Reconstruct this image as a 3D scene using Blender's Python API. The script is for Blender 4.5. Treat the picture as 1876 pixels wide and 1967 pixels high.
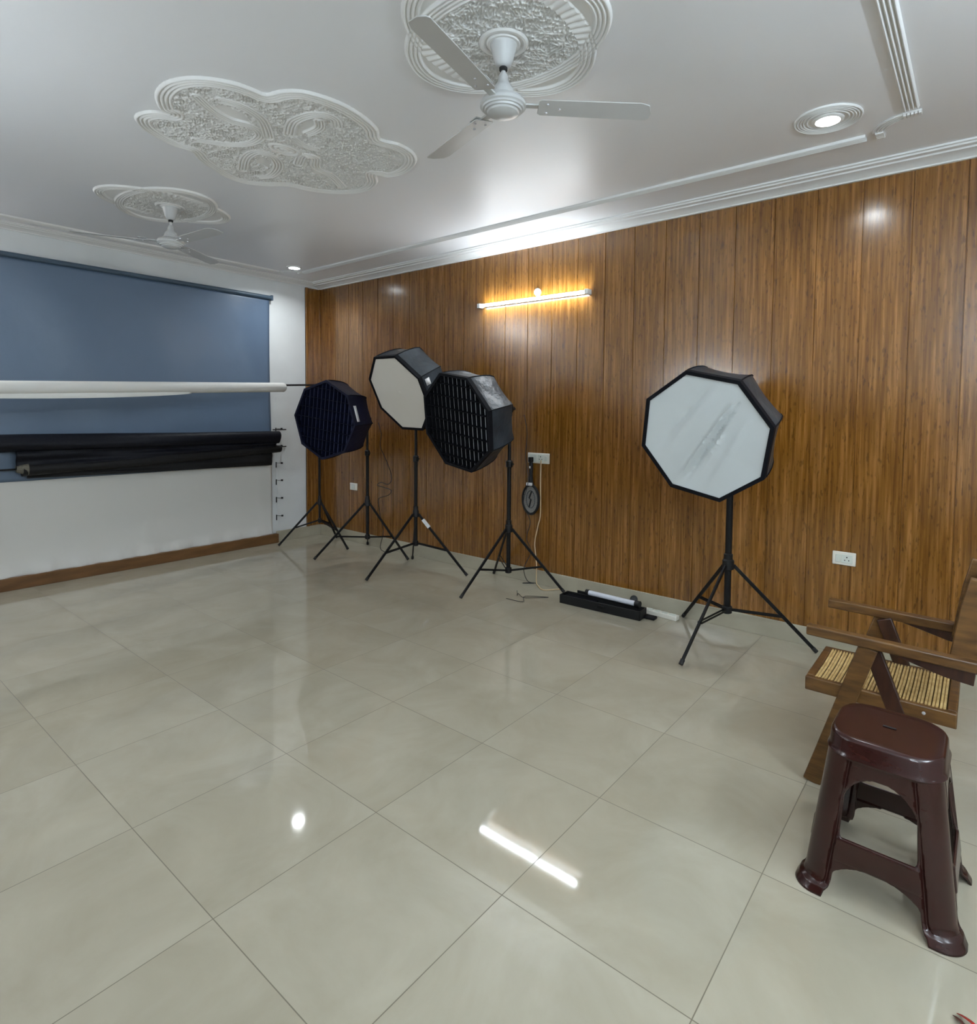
import bpy, bmesh, math, random
import numpy as np
from mathutils import Vector, Matrix
random.seed(7); RNG = np.random.RandomState(5)
for o in list(bpy.data.objects): bpy.data.objects.remove(o)
S = bpy.context.scene; C = S.collection; PI = math.pi

# ---------------------------------------------------------------- camera
F_PX, CX, CY = 1148.35, 973.0, 844.9
CAM = Vector((2.3051, -1.3872, 1.4901))
RGT = Vector((0.78241097, 0.6226925, 0.00933368)); UPV = Vector((-0.03714503, 0.03170125, 0.99880693)); FWD = Vector((-0.6216537, 0.7818242, -0.04793334))
cd = bpy.data.cameras.new('camera'); cam = bpy.data.objects.new('camera', cd); C.objects.link(cam)
cd.sensor_width = 36; cd.lens = F_PX * 36 / 1967; cd.shift_x = (938 - CX) / 1967; cd.shift_y = (CY - 983.5) / 1967; cd.clip_start = .02
M = Matrix.Identity(4)
for i in range(3): M[i][0] = RGT[i]; M[i][1] = UPV[i]; M[i][2] = -FWD[i]; M[i][3] = CAM[i]
cam.matrix_world = M; S.camera = cam
# ---------------------------------------------------------------- light levels, world, exposure
TUBE_STR = 56.0; TUBE_COL = (.84, .93, 1.0)
FILL_STR = 175.0  # strength of the added fill tubes out of view
DOWN_W = 4.5; DOWN_COL = (.90, .96, 1.0)
S.view_settings.view_transform = 'Standard'; S.view_settings.look = 'None'; S.view_settings.gamma = 1; S.view_settings.use_curve_mapping = False
S.view_settings.exposure = 0.80
w = bpy.data.worlds.new('world'); S.world = w; w.use_nodes = True
w.node_tree.nodes['Background'].inputs[0].default_value = (.6, .7, .8, 1); w.node_tree.nodes['Background'].inputs[1].default_value = .05

# room dimensions
XW, YW, YB, XR, ZC = -3.856, 2.796, -1.79, 3.75, 2.95
SK = .12

# ---------------------------------------------------------------- materials
def srgb(r, g, b):
    f = lambda c: (c / 255 / 12.92) if c / 255 <= .04045 else ((c / 255 + .055) / 1.055) ** 2.4
    return (f(r), f(g), f(b), 1)
def mat(name, col, rough=.5, metal=0, spec=.5, bump=None, noise=None, emit=None, coat=0, trans=0):
    m = bpy.data.materials.new(name); m.use_nodes = True; nt = m.node_tree; b = nt.nodes['Principled BSDF']
    b.inputs['Base Color'].default_value = col; b.inputs['Roughness'].default_value = rough; b.inputs['Metallic'].default_value = metal
    b.inputs['Specular IOR Level'].default_value = spec; b.inputs['Coat Weight'].default_value = coat; b.inputs['Transmission Weight'].default_value = trans
    if emit: b.inputs['Emission Color'].default_value = (*emit[0], 1); b.inputs['Emission Strength'].default_value = emit[1]
    tc = nt.nodes.new('ShaderNodeTexCoord')
    if noise:  # (scale, colour2, stretch)
        mp = nt.nodes.new('ShaderNodeMapping'); mp.inputs['Scale'].default_value = noise[2]
        n = nt.nodes.new('ShaderNodeTexNoise'); n.inputs['Scale'].default_value = noise[0]; n.inputs['Detail'].default_value = 6
        mx = nt.nodes.new('ShaderNodeMix'); mx.data_type = 'RGBA'; mx.inputs[6].default_value = col; mx.inputs[7].default_value = noise[1]
        rp = nt.nodes.new('ShaderNodeMapRange'); rp.inputs['From Min'].default_value = .35; rp.inputs['From Max'].default_value = .65
        nt.links.new(tc.outputs['Object'], mp.inputs[0]); nt.links.new(mp.outputs[0], n.inputs[0]); nt.links.new(n.outputs[0], rp.inputs[0])
        nt.links.new(rp.outputs[0], mx.inputs[0]); nt.links.new(mx.outputs[2], b.inputs['Base Color'])
    if bump:  # (scale, strength, distance)
        n2 = nt.nodes.new('ShaderNodeTexNoise'); n2.inputs['Scale'].default_value = bump[0]; n2.inputs['Detail'].default_value = 4
        bp = nt.nodes.new('ShaderNodeBump'); bp.inputs['Strength'].default_value = bump[1]; bp.inputs['Distance'].default_value = bump[2]
        nt.links.new(tc.outputs['Object'], n2.inputs[0]); nt.links.new(n2.outputs[0], bp.inputs['Height']); nt.links.new(bp.outputs[0], b.inputs['Normal'])
    return m

def wood_panel_mat():
    m = bpy.data.materials.new('laminate_wood'); m.use_nodes = True; nt = m.node_tree; b = nt.nodes['Principled BSDF']; N = nt.nodes.new; L = nt.links.new
    tc = N('ShaderNodeTexCoord'); sp = N('ShaderNodeSeparateXYZ'); L(tc.outputs['Object'], sp.inputs[0])
    ad = N('ShaderNodeMath'); ad.operation = 'ADD'; ad.inputs[1].default_value = 10.051; L(sp.outputs[0], ad.inputs[0])
    dv = N('ShaderNodeMath'); dv.operation = 'DIVIDE'; dv.inputs[1].default_value = .25; L(ad.outputs[0], dv.inputs[0])
    fl = N('ShaderNodeMath'); fl.operation = 'FLOOR'; L(dv.outputs[0], fl.inputs[0])
    wn = N('ShaderNodeTexWhiteNoise'); wn.noise_dimensions = '1D'; L(fl.outputs[0], wn.inputs['W'])
    off = N('ShaderNodeMath'); off.operation = 'MULTIPLY'; off.inputs[1].default_value = 7.0; L(wn.outputs['Value'], off.inputs[0])
    zz = N('ShaderNodeMath'); zz.operation = 'ADD'; L(sp.outputs[2], zz.inputs[0]); L(off.outputs[0], zz.inputs[1])
    cb = N('ShaderNodeCombineXYZ'); L(sp.outputs[0], cb.inputs[0]); L(sp.outputs[1], cb.inputs[1]); L(zz.outputs[0], cb.inputs[2])
    def noise(sx, sz, scale, detail, rough=.55, dist=0):
        mp = N('ShaderNodeMapping'); mp.inputs['Scale'].default_value = (sx, sx, sz); L(cb.outputs[0], mp.inputs[0])
        n = N('ShaderNodeTexNoise'); n.inputs['Scale'].default_value = scale; n.inputs['Detail'].default_value = detail; n.inputs['Roughness'].default_value = rough; n.inputs['Distortion'].default_value = dist
        L(mp.outputs[0], n.inputs[0]); return n
    n1 = noise(1, .035, 60, 5, .6, .25)          # long fine grain
    n2 = noise(1, .10, 14, 3, .5, .8)           # broad bands
    n3 = noise(1, .22, 85, 2, .5)              # dark flecks
    r1 = N('ShaderNodeValToRGB'); L(n1.outputs[0], r1.inputs[0]); e = r1.color_ramp.elements
    e[0].position = .30; e[0].color = srgb(94, 57, 13); e[1].position = .68; e[1].color = srgb(150, 104, 50)
    k = r1.color_ramp.elements.new(.48); k.color = srgb(120, 78, 24)
    r2 = N('ShaderNodeMapRange'); r2.inputs['From Min'].default_value = .3; r2.inputs['From Max'].default_value = .7; r2.inputs['To Min'].default_value = .90; r2.inputs['To Max'].default_value = 1.12; L(n2.outputs[0], r2.inputs[0])
    r3 = N('ShaderNodeMapRange'); r3.inputs['From Min'].default_value = .60; r3.inputs['From Max'].default_value = .70; r3.inputs['To Min'].default_value = 1; r3.inputs['To Max'].default_value = .62; L(n3.outputs[0], r3.inputs[0])
    mu = N('ShaderNodeMath'); mu.operation = 'MULTIPLY'; L(r2.outputs[0], mu.inputs[0]); L(r3.outputs[0], mu.inputs[1])
    # knots
    mp = N('ShaderNodeMapping'); mp.inputs['Scale'].default_value = (1, 1, .42); L(cb.outputs[0], mp.inputs[0])
    vo = N('ShaderNodeTexVoronoi'); vo.inputs['Scale'].default_value = 4.0; L(mp.outputs[0], vo.inputs[0])
    r4 = N('ShaderNodeMapRange'); r4.inputs['From Min'].default_value = .015; r4.inputs['From Max'].default_value = .06; r4.inputs['To Min'].default_value = .55; r4.inputs['To Max'].default_value = 1; L(vo.outputs['Distance'], r4.inputs[0])
    mu2 = N('ShaderNodeMath'); mu2.operation = 'MULTIPLY'; L(mu.outputs[0], mu2.inputs[0]); L(r4.outputs[0], mu2.inputs[1])
    mx = N('ShaderNodeVectorMath'); mx.operation = 'SCALE'; L(r1.outputs[0], mx.inputs[0]); L(mu2.outputs[0], mx.inputs['Scale'])
    L(mx.outputs[0], b.inputs['Base Color']); b.inputs['Roughness'].default_value = .20; b.inputs['Specular IOR Level'].default_value = 1.0
    bp = N('ShaderNodeBump'); bp.inputs['Strength'].default_value = .12; bp.inputs['Distance'].default_value = .002; L(n1.outputs[0], bp.inputs['Height']); L(bp.outputs[0], b.inputs['Normal'])
    return m

def floor_mat():
    m = bpy.data.materials.new('vitrified_tile'); m.use_nodes = True; nt = m.node_tree; b = nt.nodes['Principled BSDF']; N = nt.nodes.new; L = nt.links.new
    tc = N('ShaderNodeTexCoord'); sp = N('ShaderNodeSeparateXYZ'); L(tc.outputs['Object'], sp.inputs[0])
    def axis(k):
        a = N('ShaderNodeMath'); a.operation = 'DIVIDE'; a.inputs[1].default_value = .6; L(sp.outputs[k], a.inputs[0])
        f = N('ShaderNodeMath'); f.operation = 'FLOOR'; L(a.outputs[0], f.inputs[0])
        fr = N('ShaderNodeMath'); fr.operation = 'SUBTRACT'; L(a.outputs[0], fr.inputs[0]); L(f.outputs[0], fr.inputs[1])
        d = N('ShaderNodeMath'); d.operation = 'SUBTRACT'; d.inputs[1].default_value = .5; L(fr.outputs[0], d.inputs[0])
        ab = N('ShaderNodeMath'); ab.operation = 'ABSOLUTE'; L(d.outputs[0], ab.inputs[0]); return f, ab
    fx, ax = axis(0); fy, ay = axis(1)
    mxx = N('ShaderNodeMath'); mxx.operation = 'MAXIMUM'; L(ax.outputs[0], mxx.inputs[0]); L(ay.outputs[0], mxx.inputs[1])
    jt = N('ShaderNodeMapRange'); jt.inputs['From Min'].default_value = .4968; jt.inputs['From Max'].default_value = .4982; L(mxx.outputs[0], jt.inputs[0])
    cb = N('ShaderNodeCombineXYZ'); L(fx.outputs[0], cb.inputs[0]); L(fy.outputs[0], cb.inputs[1])
    wn = N('ShaderNodeTexWhiteNoise'); L(cb.outputs[0], wn.inputs[0])
    vs = N('ShaderNodeVectorMath'); vs.operation = 'SCALE'; vs.inputs['Scale'].default_value = 5; L(wn.outputs['Color'], vs.inputs[0])
    va = N('ShaderNodeVectorMath'); L(tc.outputs['Object'], va.inputs[0]); L(vs.outputs[0], va.inputs[1])
    n = N('ShaderNodeTexNoise'); n.inputs['Scale'].default_value = 2.6; n.inputs['Detail'].default_value = 7; n.inputs['Roughness'].default_value = .6; n.inputs['Distortion'].default_value = .6; L(va.outputs[0], n.inputs[0])
    rp = N('ShaderNodeValToRGB'); L(n.outputs[0], rp.inputs[0]); e = rp.color_ramp.elements
    e[0].position = .32; e[0].color = srgb(160, 152, 133); e[1].position = .70; e[1].color = srgb(174, 167, 149)
    md = N('ShaderNodeMix'); md.data_type = 'RGBA'; L(jt.outputs[0], md.inputs[0]); L(rp.outputs[0], md.inputs[6]); md.inputs[7].default_value = srgb(108, 100, 84)
    L(md.outputs[2], b.inputs['Base Color'])
    mr = N('ShaderNodeMapRange'); mr.inputs['To Min'].default_value = .045; mr.inputs['To Max'].default_value = .6; L(jt.outputs[0], mr.inputs[0]); L(mr.outputs[0], b.inputs['Roughness'])
    b.inputs['Specular IOR Level'].default_value = .5
    nb = N('ShaderNodeTexNoise'); nb.inputs['Scale'].default_value = 3; L(va.outputs[0], nb.inputs[0])
    ma = N('ShaderNodeMath'); ma.operation = 'MULTIPLY_ADD'; ma.inputs[1].default_value = -.35; L(jt.outputs[0], ma.inputs[0]); L(nb.outputs[0], ma.inputs[2])
    bp = N('ShaderNodeBump'); bp.inputs['Strength'].default_value = .12; bp.inputs['Distance'].default_value = .002; L(ma.outputs[0], bp.inputs['Height']); L(bp.outputs[0], b.inputs['Normal'])
    return m

M_WOOD = wood_panel_mat(); M_FLOOR = floor_mat()
M_CEIL = mat('ceiling_paint', srgb(241, 242, 244), .40, spec=.5, bump=(1.6, .5, .01))
M_RELIEF = mat('plaster_relief', srgb(238, 238, 236), .7, spec=.3)
M_TRIMW = mat('plaster_trim', srgb(234, 234, 232), .45, spec=.4)
M_WALLW = mat('white_emulsion', srgb(226, 229, 229), .6, bump=(60, .08, .002), noise=(3, srgb(220, 223, 223), (1, 1, 1)))
M_SKIRT = mat('skirting_tile', srgb(170, 163, 144), .12, noise=(5, srgb(180, 174, 155), (1, 1, 1)))
M_BLACK = mat('black_powder_coat', (.006, .006, .0065, 1), .42, spec=.25)
M_BLACKM = mat('black_plastic', (.008, .008, .0085, 1), .5, spec=.3, bump=(200, .1, .001))
M_RUB = mat('black_rubber', (.01, .01, .01, 1), .7)
M_CLOTHB = mat('black_softbox_fabric', (.013, .020, .028, 1), .40, spec=.55, bump=(9, .7, .02), noise=(6, (.03, .042, .054, 1), (1, 1, 1)))
M_NAVY = mat('navy_softbox_fabric', (.004, .006, .022, 1), .55, spec=.25, bump=(30, .5, .006))
M_GRIDF = mat('black_grid_fabric', (.004, .0045, .007, 1), .7, spec=.15)
M_DIFF = mat('white_diffuser', srgb(206, 211, 211), .6, spec=.3)
M_DIFFW = mat('warm_diffuser', srgb(228, 223, 213), .7, spec=.2)
M_SILV = mat('silver_trim', srgb(220, 220, 225), .3, metal=.6)
M_TAG = mat('white_tag', srgb(225, 225, 225), .5)
M_FAN = mat('fan_enamel', srgb(200, 201, 200), .32, spec=.5)
M_FANB = mat('fan_blade_enamel', srgb(205, 205, 204), .35)
M_CURT = mat('blue_grey_vinyl', srgb(96, 115, 138), .36, spec=.55, bump=(2.2, .5, .02))
M_ROLLER = mat('blind_headrail', srgb(70, 88, 104), .4)
M_PAPER = mat('white_paper', srgb(226, 226, 222), .55)
M_SHEET = mat('white_vinyl', srgb(222, 221, 216), .5, bump=(4, .25, .01))
M_DARKC = mat('black_backdrop_cloth', (.003, .004, .009, 1), .5, spec=.25, bump=(12, .6, .01))
M_CHAR = mat('charcoal_cloth', (.010, .010, .011, 1), .6, spec=.25, bump=(14, .7, .01))
M_BATTEN = mat('brown_batten', srgb(118, 82, 44), .5, noise=(8, srgb(98, 66, 32), (3, .5, 3)))
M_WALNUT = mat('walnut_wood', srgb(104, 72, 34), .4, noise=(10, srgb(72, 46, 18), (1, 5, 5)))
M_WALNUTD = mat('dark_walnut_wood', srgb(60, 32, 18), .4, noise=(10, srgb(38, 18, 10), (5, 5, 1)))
M_CANE = mat('cane_cord', srgb(206, 178, 122), .55, noise=(40, srgb(180, 148, 92), (1, 1, 1)))
M_CANED = mat('cane_underlay', srgb(92, 66, 32), .7)
M_STOOL = mat('brown_stool_plastic', srgb(44, 20, 17), .20, spec=.5, noise=(30, srgb(47, 22, 18), (1, 1, 3)))
M_HOLE = mat('dark_slot', (.004, .003, .003, 1), .8)
M_SOCK = mat('switch_plate_plastic', srgb(232, 228, 216), .35)
M_SOCKI = mat('switch_rocker_plastic', srgb(214, 218, 208), .3)
M_CORD = mat('cream_cord', srgb(206, 180, 140), .5)
M_CORDB = mat('black_cord', (.015, .012, .012, 1), .5)
M_TUBE = mat('tube_glow', (1, 1, 1, 1), .4, emit=(TUBE_COL, TUBE_STR))
M_FILL = mat('fill_tube_glow', (1, 1, 1, 1), .4, emit=((.76, .89, 1.0), FILL_STR))
M_FILL_LOW = mat('low_fill_tube_glow', (1, 1, 1, 1), .4, emit=((.84, .93, 1.0), 95))
M_TUBE4 = mat('left_tube_glow', (1, 1, 1, 1), .4, emit=((1.0, .95, .92), 50))
M_LENS = mat('downlight_glow', (1, 1, 1, 1), .4, emit=((.92, .98, 1.0), 22))
M_BULB = mat('bulb_glow', (1, 1, 1, 1), .4, emit=((.95, .97, 1.0), 15))
M_NET = mat('grey_steel_net', srgb(160, 163, 162), .4)
M_RED = mat('red_ribbon', srgb(150, 24, 12), .4)
M_MAROON = mat('dark_red_ribbon', srgb(70, 22, 8), .45)
M_PINK = mat('pale_pink_ribbon', srgb(235, 150, 130), .5)
M_TUBEOFF = mat('unlit_tube_plastic', srgb(215, 217, 225), .4)

# ---------------------------------------------------------------- mesh helpers
class MB:
    def __init__(s): s.v = []; s.f = []
    def add(s, vs, fs):
        k = len(s.v); s.v += [tuple(v) for v in vs]; s.f += [tuple(i + k for i in f) for f in fs]; return s
    def box(s, a, b, R=None, c=None):
        vs = [Vector((x, y, z)) for x in (a[0], b[0]) for y in (a[1], b[1]) for z in (a[2], b[2])]
        if R: c = Vector(c) if c else Vector((0, 0, 0)); vs = [R @ v + c for v in vs]
        return s.add(vs, [(0, 1, 3, 2), (4, 6, 7, 5), (0, 4, 5, 1), (2, 3, 7, 6), (0, 2, 6, 4), (1, 5, 7, 3)])
    def beam(s, p, q, w, h, up=(0, 0, 1)):   # box from p to q, w across, h along 'up'
        p, q = Vector(p), Vector(q); d = (q - p); L = d.length; d.normalize(); u = Vector(up)
        r = d.cross(u)
        if r.length < 1e-4: r = d.cross(Vector((1, 0, 0)))
        r.normalize(); u = r.cross(d)
        vs = [p + r * a * w / 2 + u * b * h / 2 + d * c for a in (-1, 1) for b in (-1, 1) for c in (0, L)]
        return s.add(vs, [(0, 1, 3, 2), (4, 6, 7, 5), (0, 4, 5, 1), (2, 3, 7, 6), (0, 2, 6, 4), (1, 5, 7, 3)])
    def tube(s, pts, r, n=10, cap=True):
        pts = [Vector(p) for p in pts]; rs = r if isinstance(r, (list, tuple)) else [r] * len(pts); k = len(s.v); pu = None
        for i, p in enumerate(pts):
            d = (pts[min(i + 1, len(pts) - 1)] - pts[max(i - 1, 0)]).normalized()
            if pu is None:
                a = Vector((0, 0, 1)) if abs(d.z) < .9 else Vector((1, 0, 0)); u = d.cross(a).normalized()
            else: u = (pu - d * pu.dot(d)).normalized()
            pu = u; v = d.cross(u)
            for j in range(n):
                t = 2 * PI * j / n; s.v.append(tuple(p + (u * math.cos(t) + v * math.sin(t)) * rs[i]))
        for i in range(len(pts) - 1):
            for j in range(n): s.f.append((k + i * n + j, k + i * n + (j + 1) % n, k + (i + 1) * n + (j + 1) % n, k + (i + 1) * n + j))
        if cap: s.f.append(tuple(k + j for j in range(n))[::-1]); s.f.append(tuple(k + (len(pts) - 1) * n + j for j in range(n)))
        return s
    def lathe(s, prof, c=(0, 0, 0), n=40, axis=None):   # prof (r, z)
        c = Vector(c); k = len(s.v)
        if axis: R = Vector((0, 0, 1)).rotation_difference(Vector(axis)).to_matrix()
        else: R = Matrix.Identity(3)
        for r, z in prof:
            for j in range(n):
                t = 2 * PI * j / n; s.v.append(tuple(R @ Vector((r * math.cos(t), r * math.sin(t), z)) + c))
        for i in range(len(prof) - 1):
            for j in range(n): s.f.append((k + i * n + j, k + i * n + (j + 1) % n, k + (i + 1) * n + (j + 1) % n, k + (i + 1) * n + j))
        s.f.append(tuple(k + j for j in range(n))[::-1]); s.f.append(tuple(k + (len(prof) - 1) * n + j for j in range(n))); return s
    def prism(s, prof, d0, d1, fn):      # closed 2D profile swept between d0 and d1, fn(u, v, d) -> point
        n = len(prof); k = len(s.v)
        for d in (d0, d1):
            for u, v in prof: s.v.append(tuple(fn(u, v, d)))
        for j in range(n): s.f.append((k + j, k + (j + 1) % n, k + n + (j + 1) % n, k + n + j))
        s.f.append(tuple(k + j for j in range(n))[::-1]); s.f.append(tuple(k + n + j for j in range(n))); return s
    def shift(s, d): s.v = [(a + d[0], b + d[1], c + d[2]) for a, b, c in s.v]; return s
    def build(s, name, m, parent=None, smooth=35, bevel=0, seg=2, loc=None):
        me = bpy.data.meshes.new(name); me.from_pydata(s.v, [], s.f); me.update()
        bm = bmesh.new(); bm.from_mesh(me); bmesh.ops.recalc_face_normals(bm, faces=bm.faces); bm.to_mesh(me); bm.free()
        if isinstance(m, (list, tuple)):
            for x in m: me.materials.append(x)
        else: me.materials.append(m)
        o = bpy.data.objects.new(name, me); C.objects.link(o)
        if smooth and not bevel:
            me.shade_smooth(); me.set_sharp_from_angle(angle=math.radians(smooth))
        if bevel:
            b = o.modifiers.new('bevel', 'BEVEL'); b.width = bevel; b.segments = seg; b.limit_method = 'ANGLE'; b.angle_limit = math.radians(40)
            me.shade_smooth(); me.set_sharp_from_angle(angle=math.radians(60))
        if parent: o.parent = parent
        if loc: o.location = loc
        return o
def thing(name, label, cat, loc=(0, 0, 0), rotz=0, group=None):
    o = bpy.data.objects.new(name, None); C.objects.link(o); o.location = loc; o.rotation_euler = (0, 0, rotz); o.empty_display_size = .1
    o['label'] = label; o['category'] = cat
    if group: o['group'] = group
    return o
def tag(o, label, cat, group=None):
    o['label'] = label; o['category'] = cat
    if group: o['group'] = group
    return o
def struct(o, label=None):
    o['kind'] = 'structure'
    return o
def box(a, b): return MB().box(a, b)
def smoothpts(P, n=8):
    P = [Vector(p) for p in P]; out = []
    for i in range(len(P) - 1):
        p0 = P[max(i - 1, 0)]; p1 = P[i]; p2 = P[i + 1]; p3 = P[min(i + 2, len(P) - 1)]
        for j in range(n):
            t = j / n; out.append(.5 * ((2 * p1) + (p2 - p0) * t + (2 * p0 - 5 * p1 + 4 * p2 - p3) * t * t + (3 * p1 - p0 - 3 * p2 + p3) * t ** 3))
    out.append(P[-1]); return out

# ================================================================ ROOM
T = .15
struct(box((XW - T, YB - T, -.1), (XR + T, YW + T, 0)).build('floor', M_FLOOR, smooth=0))
struct(box((XW - T, YB - T, ZC), (XR + T, YW + T, ZC + .1)).build('ceiling', M_CEIL, smooth=0))
struct(box((XW - T, YB - T, 0), (XW, YW + T, ZC)).build('wall_left', M_WALLW, smooth=0))
struct(box((XW - T, YB - T, 0), (XR + T, YB, ZC)).build('wall_front', M_WALLW, smooth=0))
struct(box((XR, YB - T, 0), (XR + T, YW + T, ZC)).build('wall_right', M_WALLW, smooth=0))
# panelled wood wall: 25 cm boards with a real groove between them
w_ = MB(); xs = [-3.856]; k = math.ceil((-3.856 + .051) / .25)
prof = [(XW, YW + T)]; x = XW
pts = [(XW, YW)]
g = [(.25 * i - .051) for i in range(-15, 16)]
for gx in g:
    if gx > XW + .02 and gx < XR - .02:
        pts += [(gx - .0030, YW), (gx - .0012, YW + .006), (gx + .0012, YW + .006), (gx + .0030, YW)]
pts.append((XR, YW))
vs = []
for px, py in pts: vs += [(px, py, 0), (px, py, ZC)]
fs = [(2 * i, 2 * i + 2, 2 * i + 3, 2 * i + 1) for i in range(len(pts) - 1)]
w_.add(vs, fs)
w_.box((XW, YW + .01, 0), (XR, YW + T, ZC))
struct(w_.build('wall_back', M_WOOD, smooth=0))
# wood cladding returning round the corner onto the white wall
rt = MB().box((XW, 2.60, SK), (XW + .012, YW, 2.89)).box((XW, 2.60, SK), (XW + .024, 2.632, 2.89)).box((XW + .012, YW - .02, SK), (XW + .03, YW, 2.89))
struct(rt.build('trim_1', M_WOOD, bevel=.002))
# skirtings
struct(box((XW, YW - .012, 0), (XR, YW, SK)).build('baseboard_back', M_SKIRT, bevel=.002))
struct(box((XW, 2.216, 0), (XW + .012, YW - .012, SK)).build('baseboard_left', M_SKIRT, bevel=.002))
struct(box((XR - .012, YB, 0), (XR, YW - .012, SK)).build('baseboard_right', M_SKIRT, bevel=.002))
struct(box((XW, YB, 0), (XR - .012, YB + .012, SK)).build('baseboard_front', M_SKIRT, bevel=.002))
struct(MB().box((XW + .012, YB, SK), (2.0, YB + .022, 1.72)).build('trim_13', M_WALNUTD, bevel=.003))
# crown mouldings (u = out from wall, v = down from ceiling)
CR = [(0, 0), (.155, 0), (.155, .010), (.140, .012), (.136, .020), (.120, .022), (.104, .022), (.098, .030), (.082, .032), (.062, .036), (.040, .044), (.024, .052), (.020, .060), (0, .060)]
struct(MB().prism(CR, XW, XR, lambda u, v, d: (d, YW - u, ZC - v)).build('trim_2', M_TRIMW, smooth=30))
CL = [(u * .62, v * .8) for u, v in CR]
struct(MB().prism(CL, YB, YW - .10, lambda u, v, d: (XW + u, d, ZC - v)).build('trim_3', M_TRIMW, smooth=30))
struct(MB().prism(CR, XW + .08, XR, lambda u, v, d: (d, YB + u, ZC - v)).build('trim_4', M_TRIMW, smooth=30))
# reeded rectangular frame on the ceiling
def reeds(wid, n=4, h=.012):
    P = [(-wid / 2, 0)]
    for i in range(n):
        a = -wid / 2 + wid * i / n; ww = wid / n
        for t in np.linspace(0, 1, 7): P.append((a + ww * (.08 + .84 * t), .003 + h * math.sin(PI * t) ** .8))
    P.append((wid / 2, 0)); return P
RP = reeds(.066)
YF, XF0, XF1, YF2 = 2.30, -3.60, 1.985, -1.28
def reed_x(n, y, a, b): struct(MB().prism(RP, a, b, lambda u, v, d: (d, y + u, ZC - v)).build(n, M_TRIMW, smooth=50))
def reed_y(n, x, a, b): struct(MB().prism(RP, a, b, lambda u, v, d: (x + u, d, ZC - v)).build(n, M_TRIMW, smooth=50))
reed_x('trim_5', YF, XF0 + .20, XF1 - .215); reed_x('trim_6', YF2, XF0 + .20, XF1 - .215)
reed_y('trim_7', XF1, YF2 + .20, YF - .218); reed_y('trim_8', XF0, YF2 + .20, YF - .185)
# corner ornaments: quarter arc with a fluted block at each end
def corner(nm, cx, cy, sx, sy):
    b = MB(); r0 = .157
    for (bx, by, hor) in ((cx - sx * .152, cy, True), (cx, cy - sy * .158, False)):
        for i in range(5):
            o_ = (i - 2) * .0155
            if hor: b.box((bx - .018, by + o_ - .0055, ZC - .016), (bx + .018, by + o_ + .0055, ZC))
            else: b.box((bx + o_ - .0055, by - .018, ZC - .016), (bx + o_ + .0055, by + .018, ZC))
        b.box((bx - .020 if hor else bx - .038, by - .038 if hor else by - .020, ZC - .006), (bx + .020 if hor else bx + .038, by + .038 if hor else by + .020, ZC))
    for i in range(4):
        rr = r0 + (i - 1.5) * .0155; pt = []
        for t in np.linspace(.20, PI / 2 - .20, 14): pt.append((cx - sx * rr * math.cos(t), cy - sy * rr * math.sin(t), ZC - .004))
        b.tube(pt, .0065, 8)
    struct(b.build(nm, M_TRIMW, smooth=40))
corner('trim_9', XF1, YF, 1, 1); corner('trim_10', XF0, YF, -1, 1); corner('trim_11', XF1, YF2, 1, -1); corner('trim_12', XF0, YF2, -1, -1)

# ---------------------------------------------------------------- ceiling medallions (real relief)
def seg_dist(X, Y, poly, closed):
    D = np.full(X.shape, 9.0); P = list(poly) + ([poly[0]] if closed else [])
    for (ax, ay), (bx, by) in zip(P[:-1], P[1:]):
        dx, dy = bx - ax, by - ay; L2 = dx * dx + dy * dy + 1e-12
        t = np.clip(((X - ax) * dx + (Y - ay) * dy) / L2, 0, 1); D = np.minimum(D, np.hypot(X - ax - t * dx, Y - ay - t * dy))
    return D
def inside(X, Y, poly):
    I = np.zeros(X.shape, bool); n = len(poly)
    for i in range(n):
        (ax, ay), (bx, by) = poly[i], poly[(i + 1) % n]
        if ay == by: continue
        c = ((ay > Y) != (by > Y)) & (X < (bx - ax) * (Y - ay) / (by - ay) + ax); I ^= c
    return I
def worm(X, Y, wl, seed):
    r = np.random.RandomState(seed); s = np.zeros(X.shape)
    for i in range(14):
        a = r.rand() * 2 * PI; k = 2 * PI / wl * (.8 + .4 * r.rand()); s += np.cos(k * (X * math.cos(a) + Y * math.sin(a)) + r.rand() * 7)
    return 1 / (1 + np.exp(-(1.3 - np.abs(s)) * 3.5))
def ridge(d, n):   # d 0..1 across a band, n ridges
    return .003 + .011 * np.abs(np.sin(PI * n * np.clip(d, 0, 1))) ** .8
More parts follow.
